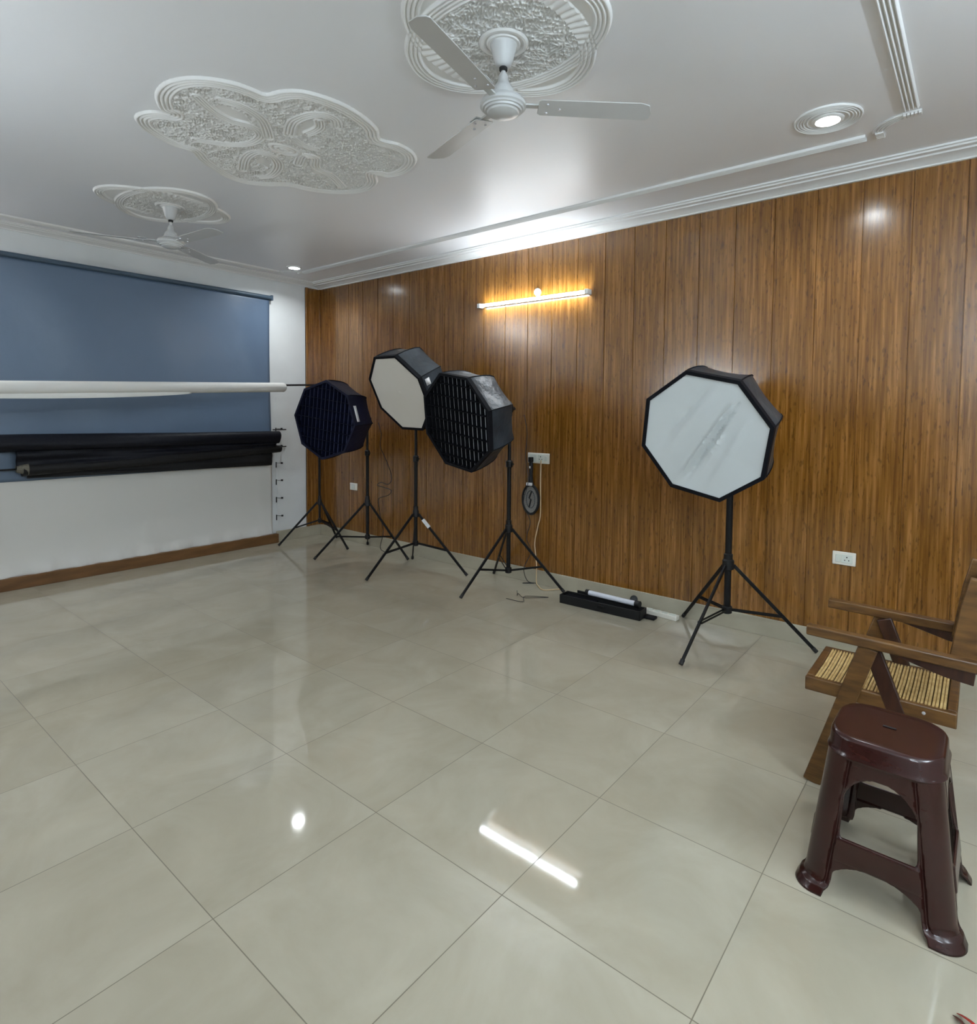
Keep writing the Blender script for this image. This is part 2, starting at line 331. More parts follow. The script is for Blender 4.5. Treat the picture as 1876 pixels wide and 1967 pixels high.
def heightfield(x0, x1, y0, y1, step, fn, name, cx, cy, label):
    nx = int((x1 - x0) / step) + 1; ny = int((y1 - y0) / step) + 1
    X, Y = np.meshgrid(np.linspace(x0, x1, nx), np.linspace(y0, y1, ny), indexing='ij')
    H = fn(X, Y); idx = np.arange(nx * ny).reshape(nx, ny)
    co = np.stack([X - cx, Y - cy, -H], -1).reshape(-1, 3)
    keep = (np.maximum.reduce([H[:-1, :-1], H[1:, :-1], H[:-1, 1:], H[1:, 1:]]) > .0005)
    q = np.stack([idx[:-1, :-1], idx[:-1, 1:], idx[1:, 1:], idx[1:, :-1]], -1)[keep]
    used = np.unique(q); rm = np.full(nx * ny, -1); rm[used] = np.arange(len(used)); q = rm[q]; co = co[used]
    me = bpy.data.meshes.new(name); me.vertices.add(len(co)); me.vertices.foreach_set('co', co.astype(np.float32).ravel())
    me.loops.add(q.size); me.loops.foreach_set('vertex_index', q.astype(np.int32).ravel())
    me.polygons.add(len(q)); me.polygons.foreach_set('loop_start', np.arange(0, q.size, 4, dtype=np.int32))
    me.update(calc_edges=True); me.validate(); me.shade_smooth(); me.materials.append(M_RELIEF)
    o = bpy.data.objects.new(name, me); C.objects.link(o); o.location = (cx, cy, ZC)
    return tag(o, label, 'ceiling ornament')
def oval_med(cx, cy, a, b, R, step, seed, label, bw):
    def fn(X, Y):
        x, y = X - cx, Y - cy; H = np.zeros(X.shape)
        def el(x, y, a, b):   # approx signed distance inside an ellipse
            q = np.hypot(x / a, y / b); g = np.hypot(x / a ** 2, y / b ** 2) + 1e-6; return (1 - q) * q / g
        d1 = el(x, y, a, b); d2 = el(x, y, b, a)
        both = (d1 > bw) & (d2 > bw); pet = (((d1 > bw) & (d2 < 0)) | ((d2 > bw) & (d1 < 0)))
        H[both] = (.002 + .010 * worm(X, Y, .026, seed))[both]
        H[pet] = .003
        band1 = (d1 > 0) & (d1 < bw); band2 = (d2 > 0) & (d2 < bw)
        H[band2] = ridge(d2[band2] / bw, 4)
        # first ring passes over, fluted where it crosses the textured centre
        H[band1] = ridge(d1[band1] / bw, 4)
        cr = band1 & band2; H[cr] = (.004 + .008 * (np.abs(np.sin(PI * 4 * d1 / bw)) * np.abs(np.sin(PI * 4 * d2 / bw))) ** .6)[cr]
        th = np.arctan2(y, x); hat = band2 & (d1 > bw); H[hat] = (.004 + .007 * np.abs(np.sin(th * 26)))[hat]
        r = np.hypot(x, y); m = r < R; H[m] = .003
        return H
    return heightfield(cx - a - .01, cx + a + .01, cy - a - .01, cy + a + .01, step, fn, 'ceiling_medallion', cx, cy, label)
oval_med(.77, .50, .445, .33, .10, .0025, 3, 'white plaster ceiling medallion of crossed ovals around the nearest fan', .068)
oval_med(-2.36, .51, .445, .30, .10, .004, 4, 'small white plaster ceiling medallion around the far fan near the blue backdrop', .06)
OUT = [(-.896, -.069), (-.88, -.118), (-.753, -.184), (-.615, -.198), (-.497, -.16), (-.421, -.097), (-.366, -.006), (-.351, .074), (-.345, .133), (-.269, .156), (-.189, .212), (-.146, .313), (-.134, .43), (-.159, .562), (-.209, .675), (-.282, .754), (-.25, .852), (-.262, .961), (-.33, 1.06), (-.448, 1.129), (-.568, 1.146), (-.661, 1.12), (-.685, 1.057), (-.777, 1.14), (-.897, 1.192), (-1.023, 1.182), (-1.149, 1.108), (-1.255, .972), (-1.292, .831), (-1.395, .745), (-1.474, .634), (-1.474, .505), (-1.41, .385), (-1.385, .337), (-1.326, .26), (-1.255, .19), (-1.262, .106), (-1.235, .018), (-1.187, -.072), (-1.12, -.134), (-1.04, -.16), (-.944, -.13)]
OUT = [(p.x, p.y) for p in smoothpts([(a, b, 0) for a, b in OUT + OUT[:1]], 3)][:-1]
SW = [([(-.616, -.058), (-.695, .058), (-.722, .156), (-.695, .251), (-.756, .337), (-.891, .346), (-1.002, .276), (-1.077, .148)], .030),
      ([(-.559, .029), (-.532, .125), (-.592, .255), (-.741, .376)], .032),
      ([(-.616, .417), (-.488, .359), (-.374, .361), (-.298, .396), (-.287, .464), (-.342, .521)], .032),
      ([(-.64, .453), (-.672, .542), (-.663, .608)], .03), ([(-.536, .477), (-.434, .477), (-.364, .43)], .028),
      ([(-1.268, .507), (-1.097, .434), (-.96, .428), (-.95, .514), (-1.042, .609), (-1.207, .662), (-1.301, .628)], .032),
      ([(-.922, .666), (-.795, .616), (-.772, .681), (-.885, .763), (-.915, .883), (-1.015, 1.04)], .032)]
SM = [[(-.66, .02), (-.60, .06), (-.60, .16), (-.69, .26), (-.70, .14)], [(-.56, .42), (-.42, .39), (-.36, .42), (-.44, .46), (-.55, .48), (-.62, .46)],
      [(-1.10, .49), (-1.0, .48), (-1.02, .55), (-1.13, .60)], [(-.86, .68), (-.82, .70), (-.93, .80), (-.97, .92), (-.98, .80)]]
def flower(X, Y):
    I = inside(X, Y, OUT); d = seg_dist(X, Y, OUT, True); H = np.zeros(X.shape); bw = .072
    H[I] = (.002 + .010 * worm(X, Y, .027, 9))[I]
    for p in SM: m = inside(X, Y, p); H[m] = .003
    for path, hw in SW:
        pp = [(q.x, q.y) for q in smoothpts([(a, b, 0) for a, b in path], 5)]
        e = seg_dist(X, Y, pp, False); m = e < hw; H[m] = ridge((e[m] / hw + 1) / 2, 4)
    m = I & (d < bw); H[m] = ridge(d[m] / bw, 4)
    x, y = X + .812, Y - .511; q = np.hypot(x / .055, y / .078); m = q < 1.25; H[m] = .004 + .009 * np.abs(np.sin(PI * q[m] * 2.4))
    return H
heightfield(-1.49, -.12, -.21, 1.21, .0032, flower, 'ceiling_medallion', -.812, .511, 'large white plaster flower medallion with lobed edge and swirls between the fans')

# ---------------------------------------------------------------- downlights
def downlight(x, y, ring, label):
    t = thing('ceiling_downlight', label, 'ceiling light', (x, y, ZC))
    if ring:
        b = MB()
        for r in (.148, .135, .122, .109, .092): b.lathe([(r - .004, 0), (r - .004, -.006), (r, -.009), (r + .004, -.006), (r + .004, 0)], n=72)
        b.lathe([(.152, 0), (.150, -.003), (.06, -.003), (.055, 0)], n=72)
        b.build('plaster_ring', M_RELIEF, t, smooth=60)
    MB().lathe([(.072, 0), (.072, -.008), (.064, -.014), (.056, -.014), (.052, -.006), (.052, 0)], n=48).build('bezel', M_TRIMW, t, smooth=50)
    MB().lathe([(.051, -.004), (.049, -.009), (.001, -.010)], n=32).build('lens', M_LENS, t, smooth=50)
    ld = bpy.data.lights.new('downlight_lamp', 'AREA'); ld.shape = 'DISK'; ld.size = .09; ld.energy = DOWN_W; ld.color = DOWN_COL; ld.spread = math.radians(150)
    lo = bpy.data.objects.new('lamp', ld); C.objects.link(lo); lo.parent = t; lo.location = (0, 0, -.016)
downlight(1.65, 1.965, True, 'lit round ceiling downlight set in concentric plaster rings, right of the nearest fan')
downlight(-3.293, 2.116, False, 'small lit ceiling downlight in the far corner above the white wall')
downlight(2.65, -.85, True, 'lit round ceiling downlight behind the camera')
downlight(-.80, -1.0, False, 'small unseen extra ceiling downlight between the two side walls beyond the top of the frame')  # unseen extra downlight on the assumed grid, helps the light level
downlight(-3.293, -1.1, False, 'small unseen extra ceiling downlight at the left end beyond the frame')  # another unseen extra downlight, continues the assumed row for light

# ---------------------------------------------------------------- tube lights
def tube_light(loc, rotz, L, m, label):     # local: along X, wall at +Y
    t = thing('tube_light', label, 'wall light', loc, rotz)
    MB().box((-L / 2, -.030, -.012), (L / 2, 0, .012)).build('housing', M_TRIMW, t, bevel=.003)
    MB().tube([(-L / 2 + .02, -.045, 0), (L / 2 - .02, -.045, 0)], .0125, 16).build('lit_tube', m, t)
    for sx in (-1, 1): MB().box((sx * L / 2 - .02, -.063, -.02), (sx * L / 2 + .012, 0, .02)).build('end_cap', M_TRIMW, t, bevel=.004)
    return t
tube_light((-.747, YW, 2.443), 0, 1.13, M_TUBE, 'long lit tube light on the wood panelled wall')
tube_light((3.1, YB, 2.40), PI, 1.1, M_FILL, 'added fill tube light on the white wall behind the camera')  # unseen tube added to brighten the ceiling and the wood wall
tube_light((-.85, YB, 1.82), PI, .95, M_FILL_LOW, 'added fill tube light above the dark panelling on the wall behind the camera')  # added fill for the left side, low so a softbox covers its reflection
tube_light((XW, -1.05, 2.84), PI / 2, 1.1, M_TUBE4, 'lit tube light high on the white wall beyond the left edge of the frame')
tube_light((XR, .4, 2.40), -PI / 2, 1.1, M_FILL, 'added fill tube light on the right hand wall outside the frame')  # unseen tube added as general fill for the ceiling
b = MB().lathe([(.032, 0), (.032, .012), (.026, .02), (.008, .024)], axis=(0, -1, 0), n=32)
rp_ = thing('ceiling_rose', 'small round white wiring plate just above the wall tube light', 'wiring plate', (-.697, YW, 2.505)); b.build('plate', M_SOCK, rp_)
MB().box((-.010, -.027, -.010), (.010, -.022, .010)).build('knob', M_SOCKI, rp_, bevel=.003)
# ---------------------------------------------------------------- fans
def fan(x, y, zh, a0, label):
    t = thing('ceiling_fan', label, 'ceiling fan', (x, y, ZC)); h = zh - ZC
    MB().lathe([(.050, -.010), (.054, -.018), (.050, -.028), (.040, -.068), (.030, -.094), (.022, -.101), (.014, -.103)], n=40).build('ceiling_canopy', M_FAN, t, smooth=50)
    MB().lathe([(.098, 0), (.098, -.010), (.090, -.016), (.080, -.016), (.076, -.010), (.068, -.010), (.064, -.018), (.04, -.018)], n=48).build('mounting_ring', M_TRIMW, t)
    MB().tube([(0, 0, -.09), (0, 0, h + .05)], .0095, 14).build('downrod', M_FAN, t)
    MB().lathe([(.013, -.100), (.016, -.104), (.016, -.114), (.013, -.118)], n=20).build('rubber_bush', M_RUB, t)
    MB().lathe([(.012, h + .125), (.020, h + .110), (.024, h + .085), (.030, h + .080), (.042, h + .060), (.044, h + .045), (.050, h + .042), (.052, h + .032), (.03, h + .03)], n=40).build('lower_canopy', M_FAN, t, smooth=50)
    MB().lathe([(.040, h + .034), (.062, h + .030), (.084, h + .018), (.091, h + .006), (.091, h - .006), (.084, h - .010), (.081, h - .016), (.074, h - .017), (.072, h - .024), (.064, h - .025), (.060, h - .031), (.040, h - .040), (.018, h - .044), (.002, h - .045)], n=56).build('motor_housing', M_FAN, t, smooth=25)
    for i in range(3):
        a = math.radians(a0 + 120 * i); R = Matrix.Rotation(a, 3, 'Z'); tilt = Matrix.Rotation(math.radians(-9), 3, 'X')
        out = [(.140, -.040), (.150, -.048), (.40, -.051), (.545, -.053), (.580, -.040), (.600, .008), (.596, .040), (.585, .049), (.40, .049), (.150, .044), (.140, .036)]
        n = len(out); vs = []
        for zz in (-.0018, .0018):
            for (u, v) in out:
                p = tilt @ Vector((0, v, zz - .10 * v * v * 10 * .12)); vs.append(R @ Vector((u, p.y, p.z + h - .002)))
        fs = [tuple(range(n)), tuple(range(n, 2 * n))[::-1]] + [(j, (j + 1) % n, n + (j + 1) % n, n + j) for j in range(n)]
        bl_ = MB().add(vs, fs).build('blade', M_FANB, t, bevel=.0012, seg=1)
        ir = MB().box((.085, -.014, -.004), (.20, .014, .004), R, (0, 0, h + .004)).box((.150, -.036, -.004), (.205, .036, .0), R, (0, 0, h + .010)); ir.build('blade_iron', M_FAN, t, bevel=.002)
        for (u, v) in ((.175, -.026), (.175, .026), (.225, .0)):
            q = tilt @ Vector((0, v, 0)); c_ = R @ Vector((u, q.y, q.z + h - .006)); MB().lathe([(.0055, .0015), (.005, -.002), (.002, -.003)], c_, n=12).build('screw', M_SILV, bl_)
    return t
fan(.77, .50, 2.70, -78, 'white three-blade ceiling fan nearest the viewer')
fan(-2.342, .53, 2.685, 5, 'smaller looking far white ceiling fan near the blue backdrop')

# ================================================================ SWITCHES, BAT
def plate(name, label, x0, x1, z0, z1):
    t = thing(name, label, 'electrical socket', ((x0 + x1) / 2, YW, (z0 + z1) / 2)); w2, h2 = (x1 - x0) / 2, (z1 - z0) / 2
    MB().box((-w2, -.012, -h2), (w2, 0, h2)).build('plate', M_SOCK, t, bevel=.004)
    return t, w2, h2
def sock_holes(t, x, z, s=1):
    for dx, dz, r in ((0, .011, .0036), (-.010, -.006, .003), (.010, -.006, .003)): MB().lathe([(r * s, 0), (r * s, .0012)], (x + dx * s, -.0145, z + dz * s), n=12, axis=(0, -1, 0)).build('pin_hole', M_HOLE, t)
t, a, b_ = plate('wall_socket', 'white switch and socket plate low on the wood wall near the cane chair', 1.600, 1.728, .556, .638)
MB().box((-.046, -.016, -.024), (-.018, -.011, .024)).build('rocker', M_SOCKI, t, bevel=.002)
MB().box((-.014, -.015, -.026), (.046, -.011, .026)).build('socket_face', M_SOCKI, t, bevel=.002); sock_holes(t, .016, -.002, 1.1)
t, a, b_ = plate('wall_socket', 'wide white double socket plate with a bug zapper bat plugged in', -.777, -.553, 1.045, 1.133)
MB().box((-.085, -.015, -.032), (-.012, -.011, .032)).build('socket_face', M_SOCKI, t, bevel=.002)
MB().box((-.006, -.015, -.032), (.060, -.011, .032)).build('socket_face', M_SOCKI, t, bevel=.002); sock_holes(t, .027, 0, 1.3)
MB().box((.068, -.016, -.02), (.094, -.011, .02)).build('rocker', M_SOCKI, t, bevel=.002)
t, a, b_ = plate('wall_socket', 'small square white switch plate behind the far light stands', -3.275, -3.150, .585, .665)
MB().box((-.03, -.015, -.026), (.03, -.011, .026)).build('rocker', M_SOCKI, t, bevel=.002)
# mosquito bat hanging from the double socket
t = thing('mosquito_bat', 'black electric mosquito bat hanging plugged into the double socket', 'mosquito bat', (-.727, YW - .03, 1.075))
MB().box((-.017, -.022, -.02), (.017, .014, .022)).build('plug', M_BLACKM, t, bevel=.004)
MB().tube([(0, 0, -.015), (0, 0, -.06), (0, 0, -.14), (0, 0, -.19), (0, 0, -.225)], [.015, .018, .0165, .019, .030], 14).build('handle', M_BLACKM, t)
MB().box((-.006, -.021, -.075), (.006, -.014, -.055)).build('power_button', M_TAG, t, bevel=.002)
MB().box((-.026, -.034, -.222), (.026, -.012, -.198)).build('white_collar', M_TAG, t, bevel=.002)
zc = -.345
def ovalpts(a, b, n=40): return [(a * math.cos(2 * PI * i / n), 0, zc + b * math.sin(2 * PI * i / n)) for i in range(n + 1)]
MB().tube(ovalpts(.085, .125), .011, 8, cap=False).build('hoop', M_BLACKM, t)
b = MB()
for i in range(-13, 14):
    xx = i * .006; hz = .122 * math.sqrt(max(0, 1 - (xx / .083) ** 2)); b.tube([(xx, 0, zc - hz), (xx, 0, zc + hz)], .0011, 4)
for i in range(-19, 20):
    z2 = i * .006; hx = .083 * math.sqrt(max(0, 1 - (z2 / .122) ** 2)); b.tube([(-hx, -.002, zc + z2), (hx, -.002, zc + z2)], .0011, 4)
b.build('wire_net', M_NET, t)
MB().tube([(.012, -.006, zc + .07), (-.012, -.006, zc + .01), (.008, -.006, zc + .0), (-.010, -.006, zc - .065)], .006, 6).tube(ovalpts(.045, .075, 24), .0035, 6, cap=False).build('guard_emblem', M_BLACKM, t)
# cream cord from the socket down to the floor and along to the power strip
pts = smoothpts([(-.632, YW - .016, 1.075), (-.632, YW - .020, .9), (-.630, YW - .018, .62), (-.655, YW - .02, .50), (-.685, YW - .02, .36), (-.675, YW - .02, .26), (-.66, YW - .025, .16), (-.65, YW - .04, .03), (-.60, YW - .08, .008), (-.50, YW - .14, .006), (-.40, YW - .04, .008), (-.30, YW - .11, .006), (-.1, YW - .10, .006), (.2, YW - .07, .006), (.38, YW - .10, .012)], 6)
tag(MB().tube(pts, .0048, 8).build('extension_cable', M_CORD), 'cream power cord hanging from the double socket down to the floor', 'cord')

# ================================================================ BACKDROP WALL
# roller blind backdrop
t = thing('roller_backdrop', 'large blue grey vinyl backdrop hanging from a roller on the white wall', 'backdrop', (XW + .045, 0, 2.70))
MB().tube([(0, YB + .05, 0), (0, 2.165, 0)], .021, 16).build('roller', M_ROLLER, t)
MB().box((-.03, 2.150, -.03), (.022, 2.172, .026)).build('end_bracket', M_ROLLER, t, bevel=.003)
ny, nz = 120, 60; vs = []; fs = []
for i in range(ny + 1):
    y = YB + .06 + (2.145 - YB - .06) * i / ny
    for j in range(nz + 1):
        z = -.010 - 1.81 * j / nz
        x = -.017 + .006 * math.sin(y * 2.1 + z * .9) * min(1, j / 12) + .010 * math.exp(-((y - 1.95 + .28 * (z + .8)) / .09) ** 2) * min(1, j / 10) + .004 * math.sin(y * 9 + z * 3) * min(1, j / 20)
        vs.append((x, y, z))
for i in range(ny):
    for j in range(nz): a = i * (nz + 1) + j; fs.append((a, a + 1, a + nz + 2, a + nz + 1))
o = MB().add(vs, fs).build('vinyl_sheet', M_CURT, t); so = o.modifiers.new('t', 'SOLIDIFY'); so.thickness = .0015; me = o.data
# the white sheet below and the batten that holds its foot
vs = []; fs = []; ny, nz = 160, 24
for i in range(ny + 1):
    y = YB + .02 + (2.165 - YB - .02) * i / ny
    for j in range(nz + 1):
        f = j / nz; z = .94 - .86 * f; x = XW + .012 + .006 * math.sin(y * 3) * f + max(0, f - .86) / .14 * (.020 + .010 * math.sin(y * 23) + .006 * math.sin(y * 61))
        vs.append((x, y, z))
for i in range(ny):
    for j in range(nz): a = i * (nz + 1) + j; fs.append((a, a + 1, a + nz + 2, a + nz + 1))
o = MB().add(vs, fs).build('white_sheet', M_SHEET); o.modifiers.new('t', 'SOLIDIFY').thickness = .0015
tag(o, 'white vinyl sheet covering the lower wall beneath the dark backdrop rolls', 'backdrop sheet')
b = MB().box((XW + .003, YB + .02, 0), (XW + .060, 2.215, .100)); tag(b.build('floor_batten', M_BATTEN, bevel=.003), 'long brown wooden batten on the floor along the foot of the white wall', 'batten')
# white paper roll on a crossbar
A = Vector((-3.30, 1.995, 1.712)); B = Vector((-2.72, -1.35, 1.575)); d = (B - A).normalized()
t = thing('paper_roll', 'long white paper roll hanging on a crossbar in front of the blue backdrop', 'paper roll', A)
def rel(p): return Vector(p) - A
MB().tube([rel(A), rel(A) + d * .012, rel(B)], [.040, .047, .050], 28).build('roll', M_PAPER, t, smooth=60)
MB().tube([rel((-3.35, 2.46, 1.757)), rel(A) + Vector((0, 0, .022)), rel(B) + Vector((0, 0, .02)), rel(B) + d * .12], .010, 10).build('crossbar', M_BLACK, t)
vs = []; fs = []; n = 60
for i in range(n + 1):
    f = i / n; s = .30 + .52 * f; p = rel(A) + d * ((B - A).length * s); dr = .052 + .026 * math.sin(PI * f) ** .6
    vs += [tuple(p + Vector((.030, 0, -.03))), tuple(p + Vector((.022, 0, -dr))), tuple(p + Vector((.004, 0, -dr + .004)))]
for i in range(n):
    for j in range(2): a = i * 3 + j; fs.append((a, a + 1, a + 4, a + 3))
o = MB().add(vs, fs).build('loose_edge', M_PAPER, t); o.modifiers.new('t', 'SOLIDIFY').thickness = .001
# backdrop rolls on wall hooks
HZ = [1.262, 1.073, .878, .685, .486, .286]
HL = ['uppermost black hook of the backdrop rack, holding the upper roll pin', 'second black hook from the top of the backdrop rack, holding the lower roll pin', 'third black hook down on the white wall, first one empty', 'fourth black hook down on the white wall beside the sheet edge', 'fifth black hook down on the white wall, second from the floor', 'lowest black wall hook, closest to the skirting']
for z, l in zip(HZ, HL):
    t = thing('wall_hook', l, 'hook', (XW, 2.222, z), group='backdrop hooks up the white wall')
    MB().box((0, -.004, -.042), (.010, .004, .020)).build('back_plate', M_BLACK, t, bevel=.001)
    MB().tube([(.005, 0, .012), (.035, .014, .010), (.045, .045, .008)], .0022, 8).tube([(.045, .045, .000), (.045, .047, .018)], .011, 10).build('prong', M_BLACK, t)
strip = MB().box((XW, 2.228, .20), (XW + .004, 2.248, 1.62)); tag(strip.build('rack_rail', M_WALLW, bevel=.001), 'thin white upright rail on the wall behind the black hooks', 'rail')
def rollmesh(y0, y1, x, z0, z1, r0, r1, seed, n=90, m=24):
    vs = []; fs = []; rr = np.random.RandomState(seed); ph = rr.rand(6) * 6
    for i in range(n + 1):
        f = i / n; y = y0 + (y1 - y0) * f; zz = z0 + (z1 - z0) * f; r = r0 + (r1 - r0) * f
        for j in range(m):
            a = 2 * PI * j / m; q = r * (1 + .06 * math.sin(3 * a + ph[0] + y * 1.7) + .05 * math.sin(2 * a + ph[1] - y * 2.3)); vs.append((x + q * math.cos(a), y, zz + q * math.sin(a)))
    for i in range(n):
        for j in range(m): fs.append((i * m + j, i * m + (j + 1) % m, (i + 1) * m + (j + 1) % m, (i + 1) * m + j))
    fs += [tuple(range(m)), tuple(range(n * m, n * m + m))]; return MB().add(vs, fs)
def drape(y0, y1, x, top, bot, seed, n=110, m=14, amp=.008):
    vs = []; fs = []; rr = np.random.RandomState(seed); ph = rr.rand(6) * 6
    for i in range(n + 1):
        f = i / n; y = y0 + (y1 - y0) * f; t0 = top(f); b0 = bot(f)
        for j in range(m + 1):
            g_ = j / m; vs.append((x + amp * math.sin(7 * g_ + 2.5 * y + ph[0]) + amp * .6 * math.sin(13 * g_ - 4 * y + ph[1]) , y, t0 + (b0 - t0) * g_))
    for i in range(n):
        for j in range(m): a = i * (m + 1) + j; fs.append((a, a + 1, a + m + 2, a + m + 1))
    return MB().add(vs, fs)
t = thing('backdrop_roll', 'upper rolled black backdrop on the topmost hook of the white wall', 'backdrop roll', (0, 0, 0))
rollmesh(YB + .1, 2.185, -3.742, 1.20, 1.185, .070, .066, 1).build('roll', M_DARKC, t)
MB().tube([(-3.79, 2.15, 1.262), (-3.79, 2.31, 1.262)], .006, 8).build('pin', M_BLACK, t)
o = drape(-.10, 2.15, -3.725, lambda f: 1.15, lambda f: .985 + .095 * f, 4).build('hanging_flap', M_DARKC, t); o.modifiers.new('t', 'SOLIDIFY').thickness = .003
t = thing('backdrop_roll', 'lower slanting charcoal cloth roll with a frayed left end', 'backdrop roll', (0, 0, 0))
rollmesh(-.055, 2.215, -3.755, .975, 1.055, .052, .040, 2).build('roll', M_CHAR, t)
MB().tube([(-3.79, 2.18, 1.073), (-3.79, 2.31, 1.073)], .006, 8).build('pin', M_BLACK, t); MB().tube([(-3.76, -.05, .985), (-3.76, -.9, .985)], .008, 8).build('core_rod', M_BLACK, t)
rollmesh(-.095, -.02, -3.745, .99, .985, .030, .050, 6, 8).build('frayed_end', mat('frayed_edge', srgb(112, 108, 96), .8, bump=(90, 1, .01)), t)
o = drape(-.02, 2.13, -3.775, lambda f: .97 + .08 * f, lambda f: .905 - .03 * f, 8, amp=.006).build('hanging_flap', M_CHAR, t); o.modifiers.new('t', 'SOLIDIFY').thickness = .003

# ================================================================ LIGHT STANDS
def light_stand(x, y, feet, ztop, label, zc=.52, zb=.20, r=.0165, dbl=True, white_tag=False, zmid=1.05):
    t = thing('light_stand', label, 'light stand', (x, y, 0))
    MB().tube([(0, 0, zb - .02), (0, 0, zmid)], r, 14).build('lower_pole', M_BLACK, t)
    MB().tube([(0, 0, zmid), (0, 0, ztop)], r * .78, 14).build('upper_pole', M_BLACK, t)
    MB().lathe([(r * 1.2, zmid - .03), (r * 1.55, zmid - .025), (r * 1.55, zmid + .02), (r, zmid + .03)], n=20).build('clamp_collar', M_BLACKM, t)
    MB().tube([(r, 0, zmid), (r + .03, -.01, zmid)], [.006, .010], 8).build('clamp_knob', M_BLACKM, t)
    MB().lathe([(r * 1.2, zc - .03), (r * 1.7, zc - .025), (r * 1.7, zc + .03), (r * 1.3, zc + .04), (r * 1.3, zc + .07), (r, zc + .075)], n=20).build('leg_collar', M_BLACKM, t)
    MB().lathe([(r * 1.1, zb - .025), (r * 1.5, zb - .02), (r * 1.5, zb + .02), (r * 1.1, zb + .025)], n=20).build('brace_collar', M_BLACKM, t)
    for i, (fx, fy) in enumerate(feet):
        f = Vector((fx - x, fy - y, .012)); top = Vector((f.x, f.y, 0)).normalized() * (r + .012); top.z = zc
        dd = (f - top)
        lg = MB().beam(top, top + dd * .985, .012, .022).build('leg', M_BLACK, t, bevel=.002)
        MB().tube([top + dd * .955, top + dd * 1.0], .0135, 10).build('rubber_foot', M_RUB, lg)
        if white_tag and i == white_tag - 1:
            s_ = MB().beam(top + dd * .09, top + dd * .22, .016, .027); s_.build('label_sticker', M_TAG, lg)
        q = top + dd * (.60 if dbl else .58); c0 = Vector((f.x, f.y, 0)).normalized() * (r + .006); c0.z = zb
        side = dd.cross(Vector((0, 0, 1))).normalized() * .012; br = MB()
        for s in (-1, 1):
            br.beam(c0 + side * s, q + side * s, .003, .012)
        br.build('brace', M_BLACK, t)
    return t
light_stand(1.057, 2.484, [(.969, 1.956), (1.55, 2.678), (.651, 2.775)], 1.47, 'black tripod stand holding the right hand white octagonal softbox', zc=.515, zb=.225, r=.021)
light_stand(-.785, 2.537, [(-.873, 2.04), (-.329, 2.70), (-1.14, 2.775)], 1.52, 'black tripod stand under the gridded black softbox left of the double socket', zc=.50, zb=.15, r=.018)
light_stand(-1.733, 2.361, [(-1.833, 1.873), (-1.266, 2.551), (-2.101, 2.659)], 1.36, 'black tripod stand with a white sticker on one leg, under the middle white softbox', zc=.54, zb=.27, white_tag=2)
light_stand(-2.625, 2.517, [(-2.802, 2.001), (-2.101, 2.603), (-2.95, 2.775)], 1.40, 'black tripod stand behind the navy softbox, second from the corner', zc=.53, zb=.18)
light_stand(-3.365, 2.45, [(-3.621, 2.108), (-2.917, 2.489), (-3.50, 2.765)], 1.765, 'slim black tripod stand in the far corner carrying the paper roll crossbar', zc=.47, zb=.27, r=.013)
light_stand(-2.70, -1.42, [(-2.55, -1.05), (-2.35, -1.62), (-3.08, -1.58)], 1.60, 'slim black tripod stand at the left end of the paper roll', zc=.47, zb=.27, r=.013)

